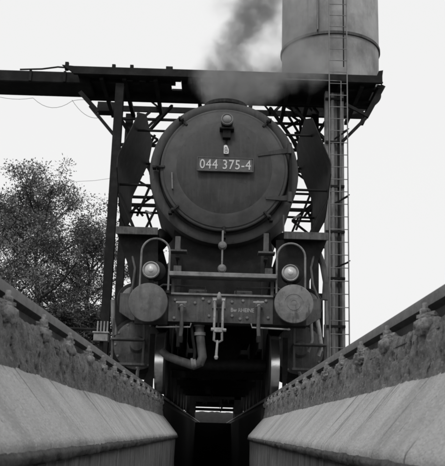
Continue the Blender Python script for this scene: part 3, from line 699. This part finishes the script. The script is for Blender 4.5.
# posts
def post(xp, yp, wd, ztop, nm='post', ma=None):
    k = MB(); ib(k, (xp, yp, zg+.02), (xp, yp, ztop), wd, wd, .014, (0, 1, 0)); k.b2(xp-.18, xp+.18, yp-.18, yp+.18, zg, zg+.02)
    return k.build(nm, ma or M_gantry, G)
pl = at(113, 200, 15.6); post(pl.x, 15.6, .17, zd-.2)
post(pl.x, 17.5, .16, rgz-.2); post(2.14, 17.5, .16, rgz-.07)
# chords
def chord(a, b_, yp, hpx, dep=.12, nm='chord', ma=None):
    p, q = at(*a, yp), at(*b_, yp); zc = (p.z+q.z)/2; h = hpx*(yp*1.06)/808
    k = MB(); k.b2(p.x, q.x, yp, yp+dep, zc-h/2, zc+h/2); return k.build(nm, ma or M_gantry, G)
chord((120, 118), (330, 124.5), 17.3, 2.2, .06)
chord((118, 197), (330, 201.5), 17.6, 2.2, .08); chord((118, 205), (330, 209.5), 17.6, 3, .08)
chord((118, 166), (330, 170.5), 17.6, 3, .08)
chord((118, 145), (330, 149.5), 17.6, 2.5, .08)
def brace(a, b_, ya, yb, wpx=3, nm='brace', ma=None):
    r_ = wpx*(ya*1.06)/808
    k = MB(); k.bar(at(*a, ya), at(*b_, yb), r_, r_*.8, (0, 1, 0)); return k.build(nm, ma or M_gantry, G)
brace((90, 106), (114, 135), 15.6, 15.6, 3)
brace((80, 92), (98, 112), 15.6, 15.6, 4)
brace((383, 86), (366, 117), 15.55, 15.55, 5); brace((366, 118), (341, 143), 15.55, 15.55, 3)
brace((366, 115), (345, 104), 15.6, 15.6, 3)
# lattice in the opening behind the planks
for (a, b_) in (((147, 98), (158, 107)), ((196, 99), (204, 110)), ((262, 102), (270, 112)), ((274, 112), (284, 102)), ((286, 102), (294, 113)), ((300, 113), (292, 102)), ((306, 103), (314, 113)), ((318, 113), (310, 103)), ((322, 103), (327, 114))):
    brace(a, b_, yend, 17.6, 2.4)
# braces under the chords
for (a, b_) in (((168, 108), (134, 140)), ((128, 130), (150, 112)), ((286, 112), (300, 135)), ((312, 118), (298, 150)), ((316, 120), (306, 148)), ((300, 120), (286, 128)),
                ((137, 216), (150, 186)), ((146, 228), (156, 208)), ((124, 232), (136, 205)), ((136, 207), (143, 216)), ((296, 230), (312, 190)), ((312, 206), (304, 217)), ((308, 212), (318, 236)), ((322, 200), (310, 216)),
                ((134, 140), (150, 172)), ((155, 135), (134, 175)), ((292, 140), (312, 180)), ((308, 138), (290, 178))):
    brace(a, b_, 17.55, 17.55, 2.2)
rb = random.Random(8)
for (x0_, x1_) in ((119, 158), (292, 325)):
    yv = 116.0; sgn = 1
    while yv < 232:
        h_ = rb.uniform(22, 30)
        a, b_ = ((x0_, yv), (x1_, yv+h_)) if sgn > 0 else ((x1_, yv), (x0_, yv+h_))
        brace(a, b_, 17.7, 17.7, 2.0)
        if x0_ > 200: brace((x0_, yv+h_), (x1_, yv+h_+1), 17.75, 17.75, 2.0)
        yv += h_; sgn = -sgn
for (a, b_) in (((270, 108), (300, 150)), ((328, 118), (300, 160)), ((296, 112), (326, 140)), ((326, 150), (303, 118)), ((120, 118), (140, 150)), ((172, 106), (150, 130))):
    brace(a, b_, 16.0, 17.4, 3.0)
for (x0_, x1_) in ((134, 152), (292, 316)):
    for i in range(7):
        a = (rb.uniform(x0_, x1_), rb.uniform(112, 150)); b_ = (rb.uniform(x0_, x1_), a[1]+rb.uniform(22, 50))
        brace(a, b_, 17.64, 17.64, rb.uniform(1.6, 3))
# studs and small fittings on the deck edge
for (px, hh) in ((67, .12), (114, .10), (132, .10), (171, .09)):
    p = at(px, 65, GY0+.1); k = MB(); k.b2(p.x-.035 if px != 171 else p.x-.1, p.x+.035 if px != 171 else p.x+.04, GY0+.07, GY0+.14, zd+.046, zd+.10+hh); k.build('deck_stud', M_gantry, G)
p = at(378, 76, GY0+.1); k = MB(); k.prism([(p.x-.06, GY0+.1, zd+.05), (p.x+.08, GY0+.1, zd+.05), (p.x+.11, GY0+.1, zd+.27), (p.x+.02, GY0+.1, zd+.25)], (0, .1, 0)); k.build('corner_bracket', M_gantry, G)
# light grey column with pipes
pa, pb = at(325.5, 220, 15.7), at(344.5, 220, 15.7)
k = MB(); k.b2(pa.x+.06, pb.x-.06, 15.78, 15.80, zg, zd-.15)
for xx in (pa.x+.03, pb.x-.03): k.b2(xx-.03, xx+.03, 15.70, 15.88, zg, zd-.15)
cl = k.build('column', M_column, G)
k = MB(); k.tube([(pa.x+.15, 15.70, zg), (pa.x+.15, 15.70, zd-.2)], .038, 10); k.build('down_pipe', M_column, cl)
k = MB(); k.tube([(pa.x+.27, 15.72, zg), (pa.x+.27, 15.72, zd-.2)], .022, 10); k.build('conduit', M_gantry, cl)
for i in range(7):
    z = .6+i*.95; MB().b2(pa.x, pb.x, 15.66, 15.698, z, z+.05).build('column_strap', M_gantry, cl)
k = MB(); p, q = at(284, 79, 15.3), at(326, 80.5, 15.3); e = at(341, 81.2, 15.3); f_ = at(341, 104, 15.3)
k.tube([p, q, e, f_, at(340, 200, 15.4)], .012, 6); k.build('conduit', M_column, G)
# ladder
LYY = 15.22
xa, xb = 2.15, 2.515
k = MB()
for xx in (xa, xb): k.b2(xx-.009, xx+.009, LYY-.022, LYY+.022, .15, 11.2)
lad = k.build('ladder', M_ladder, G)
o0 = MB().tube([(xa+.0095, LYY, .35), (xb-.0095, LYY, .35)], .009, 6).build('rung', M_ladder, lad)
for i in range(1, 42): again(o0, lad, (0, 0, .255*i))
for py in (262, 196, 130):
    p = at(347, py, LYY); k = MB(); k.bar((xb, LYY+.02, p.z), (xb-.2, 15.72, p.z-.02), .02, .03); k.bar((xb+.03, LYY, p.z+.03), (xb-.1, LYY-.02, p.z-.05), .02, .02); k.build('ladder_bracket', M_gantry, lad)
k = MB(); k.tube([(xb-.05, LYY+.12, 6.9), (xb-.05, LYY+.12, 11)], .012, 6); k.build('conduit', M_gantry, G)

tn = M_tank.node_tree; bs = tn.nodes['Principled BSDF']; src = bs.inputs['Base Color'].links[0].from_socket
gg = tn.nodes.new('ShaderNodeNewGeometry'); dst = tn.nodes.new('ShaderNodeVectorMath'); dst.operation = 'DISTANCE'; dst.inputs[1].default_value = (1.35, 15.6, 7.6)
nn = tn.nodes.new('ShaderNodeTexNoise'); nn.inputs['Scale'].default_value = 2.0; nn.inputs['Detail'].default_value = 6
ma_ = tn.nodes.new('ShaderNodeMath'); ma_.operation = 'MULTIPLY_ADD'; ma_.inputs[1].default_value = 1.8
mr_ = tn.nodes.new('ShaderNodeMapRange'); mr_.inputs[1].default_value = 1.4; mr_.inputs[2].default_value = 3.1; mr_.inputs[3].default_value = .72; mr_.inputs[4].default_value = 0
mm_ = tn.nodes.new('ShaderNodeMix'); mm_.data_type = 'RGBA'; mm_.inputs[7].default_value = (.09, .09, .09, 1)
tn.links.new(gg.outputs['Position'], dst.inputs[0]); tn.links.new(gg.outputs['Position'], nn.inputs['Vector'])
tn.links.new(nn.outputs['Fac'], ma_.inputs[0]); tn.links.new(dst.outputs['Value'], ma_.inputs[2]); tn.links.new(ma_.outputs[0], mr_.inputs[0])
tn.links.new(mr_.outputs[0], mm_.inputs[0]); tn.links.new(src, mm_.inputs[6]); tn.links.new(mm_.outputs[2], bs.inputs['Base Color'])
# sand tank on the gantry
TX, TY, TR = 2.355, 16.55, 1.075
T = thing('storage_tank', 'pale weathered cylindrical tank standing on the right end of the gantry deck', 'tank', (TX, TY, zd+.05))
zr = at(330, 31.5, 15.45).z
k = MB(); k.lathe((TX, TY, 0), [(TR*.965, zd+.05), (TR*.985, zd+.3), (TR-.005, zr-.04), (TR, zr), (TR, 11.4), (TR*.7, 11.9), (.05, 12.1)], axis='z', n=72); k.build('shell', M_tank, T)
k = MB(); k.lathe((TX, TY, 0), [(TR+.002, zr-.035), (TR+.028, zr-.03), (TR+.028, zr+.03), (TR+.002, zr+.035)], axis='z', n=72); k.build('band', M_beam, T)
k = MB(); k.lathe((TX, TY, 0), [(TR*.97, zd+.06), (TR*1.03, zd+.065), (TR*1.03, zd+.11), (TR*.97, zd+.12)], axis='z', n=72); k.build('base_ring', M_column, T)
k = MB(); k.b2(TX-.42, TX-.40, TY-TR-.022, TY-TR+.2, zr+.05, 11.3); k.build('seam_strip', M_column, T)

# conveyor bridge that comes in from the left
c0 = at(0, 69.5, 15.75); zt_ = c0.z; zb2 = at(0, 95, 16.5).z
B = thing('conveyor_bridge', 'dark boxed-in bridge running in from the left to the gantry deck', 'bridge', (-6, 16.1, zb2))
k = MB(); k.b2(-16, at(92, 90, 16).x, 15.75, 16.5, zb2, zt_); k.build('bridge_box', M_gantry, B, bevel=.02)
k = MB()
for i in range(18): k.b2(-15.6+.72*i, -15.55+.72*i, 15.70, 15.748, zb2+.01, zt_-.01)
o = k.build('stiffeners', M_gantry, B); o['kind'] = 'stuff'
k = MB(); k.tube([at(20, 69.5, 15.9), at(42, 69, 15.9), at(58, 67, 15.9), at(70, 68, 15.9)], .02, 6); k.build('bridge_pipe', M_gantry, B)
k = MB(); ib(k, (-14.5, 16.1, zg), (-14.5, 16.1, zb2), .2, .2, .015, (0, 1, 0)); k.build('bridge_post', M_gantry, B)

# slack wires below the bridge
def wire(pts, Y, r_, label):
    k = MB(); PP = []
    for (a, b_, sag) in pts:
        p, q = at(*a, Y), at(*b_, Y)
        for i in range(9):
            t_ = i/8; v = p.lerp(q, t_); v.z -= sag*4*t_*(1-t_); PP.append(v)
    PP = [PP[0]]+[PP[i] for i in range(1, len(PP)) if (PP[i]-PP[i-1]).length > 1e-4]
    k.tube(PP, r_, 5); o = k.build('wire', M_cable, org=tuple(PP[0])); tag(o, label, 'cable')
wire([((-20, 90), (33, 98, ), .1), ((33, 98), (72, 101), .19), ((72, 101), (92, 101), -.03)], 16.3, .0042, 'thin slack wire hanging in two swags beneath the boxed-in bridge')
wire([((72, 100), (98, 118), .12)], 16.4, .0042, 'short loop of wire hanging beside the left bracket of the gantry')
wire([((-30, 152), (113, 178), .4)], 22, .0045, 'faint long wire sloping across the sky above the trees')

# ------------------------------------------------------------------ small things beside the left post
p = at(102, 332, 14.8)
bx = thing('grit_box', 'small pale slatted box on a stand at the foot of the left gantry post', 'box', (p.x, 14.8, zg))
k = MB(); k.b2(p.x-.14, p.x+.12, 14.72, 14.95, p.z-.17, p.z-.03); k.build('box_body', M_box, bx, bevel=.006)
k = MB(); k.b2(p.x-.16, p.x+.14, 14.70, 14.97, p.z-.028, p.z+.0); k.build('box_shelf', M_light, bx, bevel=.004)
for i in range(4): MB().b2(p.x-.10+.06*i, p.x-.075+.06*i, 14.8, 14.83, p.z+.002, p.z+.2).build('slat', M_box, bx)
k = MB(); k.b2(p.x-.03, p.x+.03, 14.8, 14.86, zg, p.z-.172); k.build('stand', M_gantry, bx)
pa_, pb_ = at(60, 327, 17), at(108, 330, 17)
fn = thing('pipe_railing', 'low pipe railing in front of the shrubs left of the gantry post', 'railing', (pa_.x, 17, zg))
k = MB(); k.tube([pa_+Vector((-2.5, 0, 0)), pb_], .03, 8); k.build('top_rail', M_gantry, fn)
k = MB(); k.tube([pa_+Vector((-2.5, 0, -.5)), pb_+Vector((0, 0, -.5))], .025, 8); k.build('mid_rail', M_gantry, fn)
for i in range(4):
    xx = pa_.x-2.4+i*1.15; MB().tube([(xx, 17, zg), (xx, 17, pa_.z)], .03, 8).build('post', M_gantry, fn)

# ------------------------------------------------------------------ trees
def quads(name, cs, size, ma, parent, seed):
    r_ = np.random.default_rng(seed); n = len(cs)
    a = r_.normal(size=(n, 3)); a /= np.linalg.norm(a, axis=1)[:, None]
    b_ = r_.normal(size=(n, 3)); b_ -= (a*b_).sum(1)[:, None]*a; b_ /= np.linalg.norm(b_, axis=1)[:, None]
    sz = size*r_.uniform(.6, 1.3, (n, 1)); a = a*sz; b_ = b_*sz*.55
    v = np.stack([cs-a, cs-b_, cs+a, cs+b_], 1).reshape(-1, 3) - np.array(ORG[parent])
    me = bpy.data.meshes.new(name)
    me.vertices.add(4*n); me.vertices.foreach_set('co', v.ravel().astype(np.float32))
    me.loops.add(4*n); me.loops.foreach_set('vertex_index', np.arange(4*n, dtype=np.int32))
    me.polygons.add(n); me.polygons.foreach_set('loop_start', np.arange(0, 4*n, 4, dtype=np.int32))
    me.update(calc_edges=True); me.materials.append(ma)
    o = bpy.data.objects.new(name, me); COL.objects.link(o); o.parent = parent; ORG[o] = ORG[parent]; return o
def tree(x, y, h, spread, seed, label, cat='tree', first=.25, dens=3.2, leaf=.040, ma=None, name='leafy_tree', tr=.2, levels=3):
    r_ = random.Random(seed); nr = np.random.default_rng(seed)
    t = thing(name, label, cat, (x, y, zg)); mb = MB(); tips = []
    def limb(p, d, ln, rad, lev):
        pts = [p]; n = 5; q = Vector(p); dd = Vector(d)
        for i in range(n):
            dd = (dd+Vector((r_.uniform(-1, 1), r_.uniform(-1, 1), r_.uniform(-.5, .9)))*.16).normalized()
            q = q+dd*ln/n; pts.append(q.copy())
            if lev >= 2: tips.append((q.copy(), lev, ln))
        mb.tube(pts, [rad*(1-.55*i/n) for i in range(n+1)], 7 if lev < 2 else 4, cap=False)
        if lev < levels:
            for i in range(r_.choice((4, 5)) if lev < 2 else 4):
                k_ = r_.randrange(2, n+1); ang = r_.uniform(0, 2*PI)
                side = Vector((math.cos(ang), math.sin(ang), r_.uniform(-.15, .7)))
                nd = (dd*.55+side*.8).normalized(); limb(pts[k_], nd, ln*r_.uniform(.5, .72), rad*.42, lev+1)
    # trunk
    p = Vector((x, y, zg)); pts = [p.copy()]; n = 9
    for i in range(n): p = p+Vector((r_.uniform(-.12, .12), r_.uniform(-.12, .12), h*.93/n)); pts.append(p.copy())
    mb.tube(pts, [tr*(1-.9*i/n) for i in range(n+1)], 9, cap=False)
    nb = 13
    for i in range(nb):
        f = first+(1-first)*i/nb*.98; k_ = f*n; a0 = pts[int(k_)].lerp(pts[min(int(k_)+1, n)], k_ % 1)
        ang = i*2.4+r_.uniform(-.4, .4); prof = math.sin(PI*min(1, (f-first)/(1-first)*.62+.36))
        limb(a0, Vector((math.cos(ang), math.sin(ang), .25+.6*f)), spread*.72*(.35+.65*prof), tr*.42*(1-.5*f), 1)
    limb(pts[-2], Vector((0, 0, 1)), spread*.36, tr*.2, 2); limb(pts[-3], Vector((.3, .1, 1)), spread*.4, tr*.2, 2)
    mb.build('trunk', M_bark, t, smooth=60)
    cs = []
    for (q, lev, ln) in tips:
        m_ = int(((5 if lev == 2 else 14) if r_.random() < .66 else 0)*dens)
        cs.append(np.array(q)+nr.normal(size=(m_, 3))*np.array([.15, .15, .08])*(spread/2.6)**.5)
    cs = np.concatenate(cs); quads('crown', cs, leaf, ma or M_leaf, t, seed); return t, len(cs)
tot = 0
for args in ((at(35, 300, 28).x, 28.0, 7.9, 3.5, 11, 'tall loose-crowned leafy tree with a visible trunk left of the gantry'),
             (at(-8, 300, 29).x, 29.0, 7.6, 3.3, 23, 'leafy tree at the left edge of the photo, half cut off by it'),
             (at(84, 300, 30).x, 30.0, 6.9, 2.9, 35, 'slim leafy tree nearest to the left gantry post')):
    t_, n_ = tree(*args, dens=2.7); t_['group'] = 'leafy trees beyond the gantry'; tot += n_
for (px, yy, h_, sp_, sd_, lb) in ((48, 25, 2.9, 1.7, 5, 'dense dark shrub in the middle of the shrubs under the tall tree'), (86, 26, 3.1, 1.5, 6, 'dense dark shrub just left of the gantry post'), (8, 24, 3.2, 1.9, 7, 'dense dark shrub at the left, above the near end of the rail')):
    t_, n_ = tree(at(px, 320, yy).x, yy, h_, sp_, sd_, lb, 'shrub', first=.12, dens=2.6, leaf=.042, ma=M_leaf2, name='dense_shrub', tr=.08, levels=3); t_['group'] = 'dark shrubs under the trees'; tot += n_
print('leaves', tot)

# ------------------------------------------------------------------ smoke from the chimney
SY = 11.6
blobs = [(215, 91, 9, 1.1), (225, 90, 11, 1.1), (240, 88, 12, 1.1), (254, 85, 11, .9), (216, 76, 10, 1.0), (230, 72, 11, .8), (246, 72, 10, .7), (226, 58, 9, .55), (234, 50, 9, .7), (236, 38, 10, .9), (246, 27, 10, 1.0), (250, 14, 11, .9), (260, 3, 12, .9), (268, -14, 16, .8),
         (266, 84, 10, .8), (276, 74, 9, .55), (288, 68, 10, .8), (300, 60, 10, .7), (294, 46, 9, .45), (312, 68, 10, .4), (286, 32, 9, .3), (218, 50, 9, .12), (222, 5, 9, .15), (236, 8, 10, .2), (268, 30, 10, .2), (262, 52, 10, .2)]
pts = [(at(a, b_, SY), (1.12 if b_ > 78 else 1.3)*r_*12.3/808, dd*(1 if b_ > 78 else .72)) for a, b_, r_, dd in blobs]
x0 = min(p.x-2.2*r_ for p, r_, d in pts); x1 = max(p.x+2.2*r_ for p, r_, d in pts)
z0 = 4.13; z1 = max(p.z+1.5*r_ for p, r_, d in pts)
k = MB(); k.b2(x0, x1, SY-.75, SY+.75, z0, z1)
smk = k.build('smoke', M_cable, smooth=0, org=(0, 0, 0)); smk['kind'] = 'stuff'; smk['label'] = 'grey smoke drifting up from the chimney'
MS = bpy.data.materials.new('chimney smoke'); MS.use_nodes = True; n = MS.node_tree.nodes; LK = MS.node_tree.links
n.remove(n['Principled BSDF']); out = n['Material Output']
pv = n.new('ShaderNodeVolumePrincipled'); pv.inputs['Color'].default_value = (.66, .66, .66, 1); pv.inputs['Anisotropy'].default_value = .1
geo = n.new('ShaderNodeNewGeometry')
nz = n.new('ShaderNodeTexNoise'); nz.inputs['Scale'].default_value = 2.6; nz.inputs['Detail'].default_value = 4
nzv = n.new('ShaderNodeVectorMath'); nzv.operation = 'SUBTRACT'; nzv.inputs[1].default_value = (.5, .5, .5)
scv = n.new('ShaderNodeVectorMath'); scv.operation = 'SCALE'; scv.inputs[3].default_value = .42
adv = n.new('ShaderNodeVectorMath'); adv.operation = 'ADD'
LK.new(geo.outputs['Position'], nz.inputs['Vector']); LK.new(nz.outputs['Color'], nzv.inputs[0]); LK.new(nzv.outputs[0], scv.inputs[0])
LK.new(geo.outputs['Position'], adv.inputs[0]); LK.new(scv.outputs[0], adv.inputs[1])
acc = None
for (p, r_, dd) in pts:
    ds = n.new('ShaderNodeVectorMath'); ds.operation = 'DISTANCE'; ds.inputs[1].default_value = p; LK.new(adv.outputs[0], ds.inputs[0])
    mr = n.new('ShaderNodeMapRange'); mr.interpolation_type = 'SMOOTHSTEP'; mr.inputs[1].default_value = 0; mr.inputs[2].default_value = r_*2.1; mr.inputs[3].default_value = dd; mr.inputs[4].default_value = 0
    LK.new(ds.outputs['Value'], mr.inputs[0])
    if acc is None: acc = mr.outputs[0]
    else:
        ad = n.new('ShaderNodeMath'); ad.operation = 'ADD'; LK.new(acc, ad.inputs[0]); LK.new(mr.outputs[0], ad.inputs[1]); acc = ad.outputs[0]
n2 = n.new('ShaderNodeTexNoise'); n2.inputs['Scale'].default_value = 5; n2.inputs['Detail'].default_value = 5; LK.new(adv.outputs[0], n2.inputs['Vector'])
mr = n.new('ShaderNodeMapRange'); mr.inputs[1].default_value = .38; mr.inputs[2].default_value = .66; mr.inputs[3].default_value = .3; mr.inputs[4].default_value = 1.35; LK.new(n2.outputs['Fac'], mr.inputs[0])
mu = n.new('ShaderNodeMath'); mu.operation = 'MULTIPLY'; LK.new(acc, mu.inputs[0]); LK.new(mr.outputs[0], mu.inputs[1])
m3 = n.new('ShaderNodeMath'); m3.operation = 'MULTIPLY'; m3.inputs[1].default_value = 7.5; LK.new(mu.outputs[0], m3.inputs[0])
LK.new(m3.outputs[0], pv.inputs['Density']); LK.new(pv.outputs[0], out.inputs['Volume'])
smk.data.materials.clear(); smk.data.materials.append(MS)
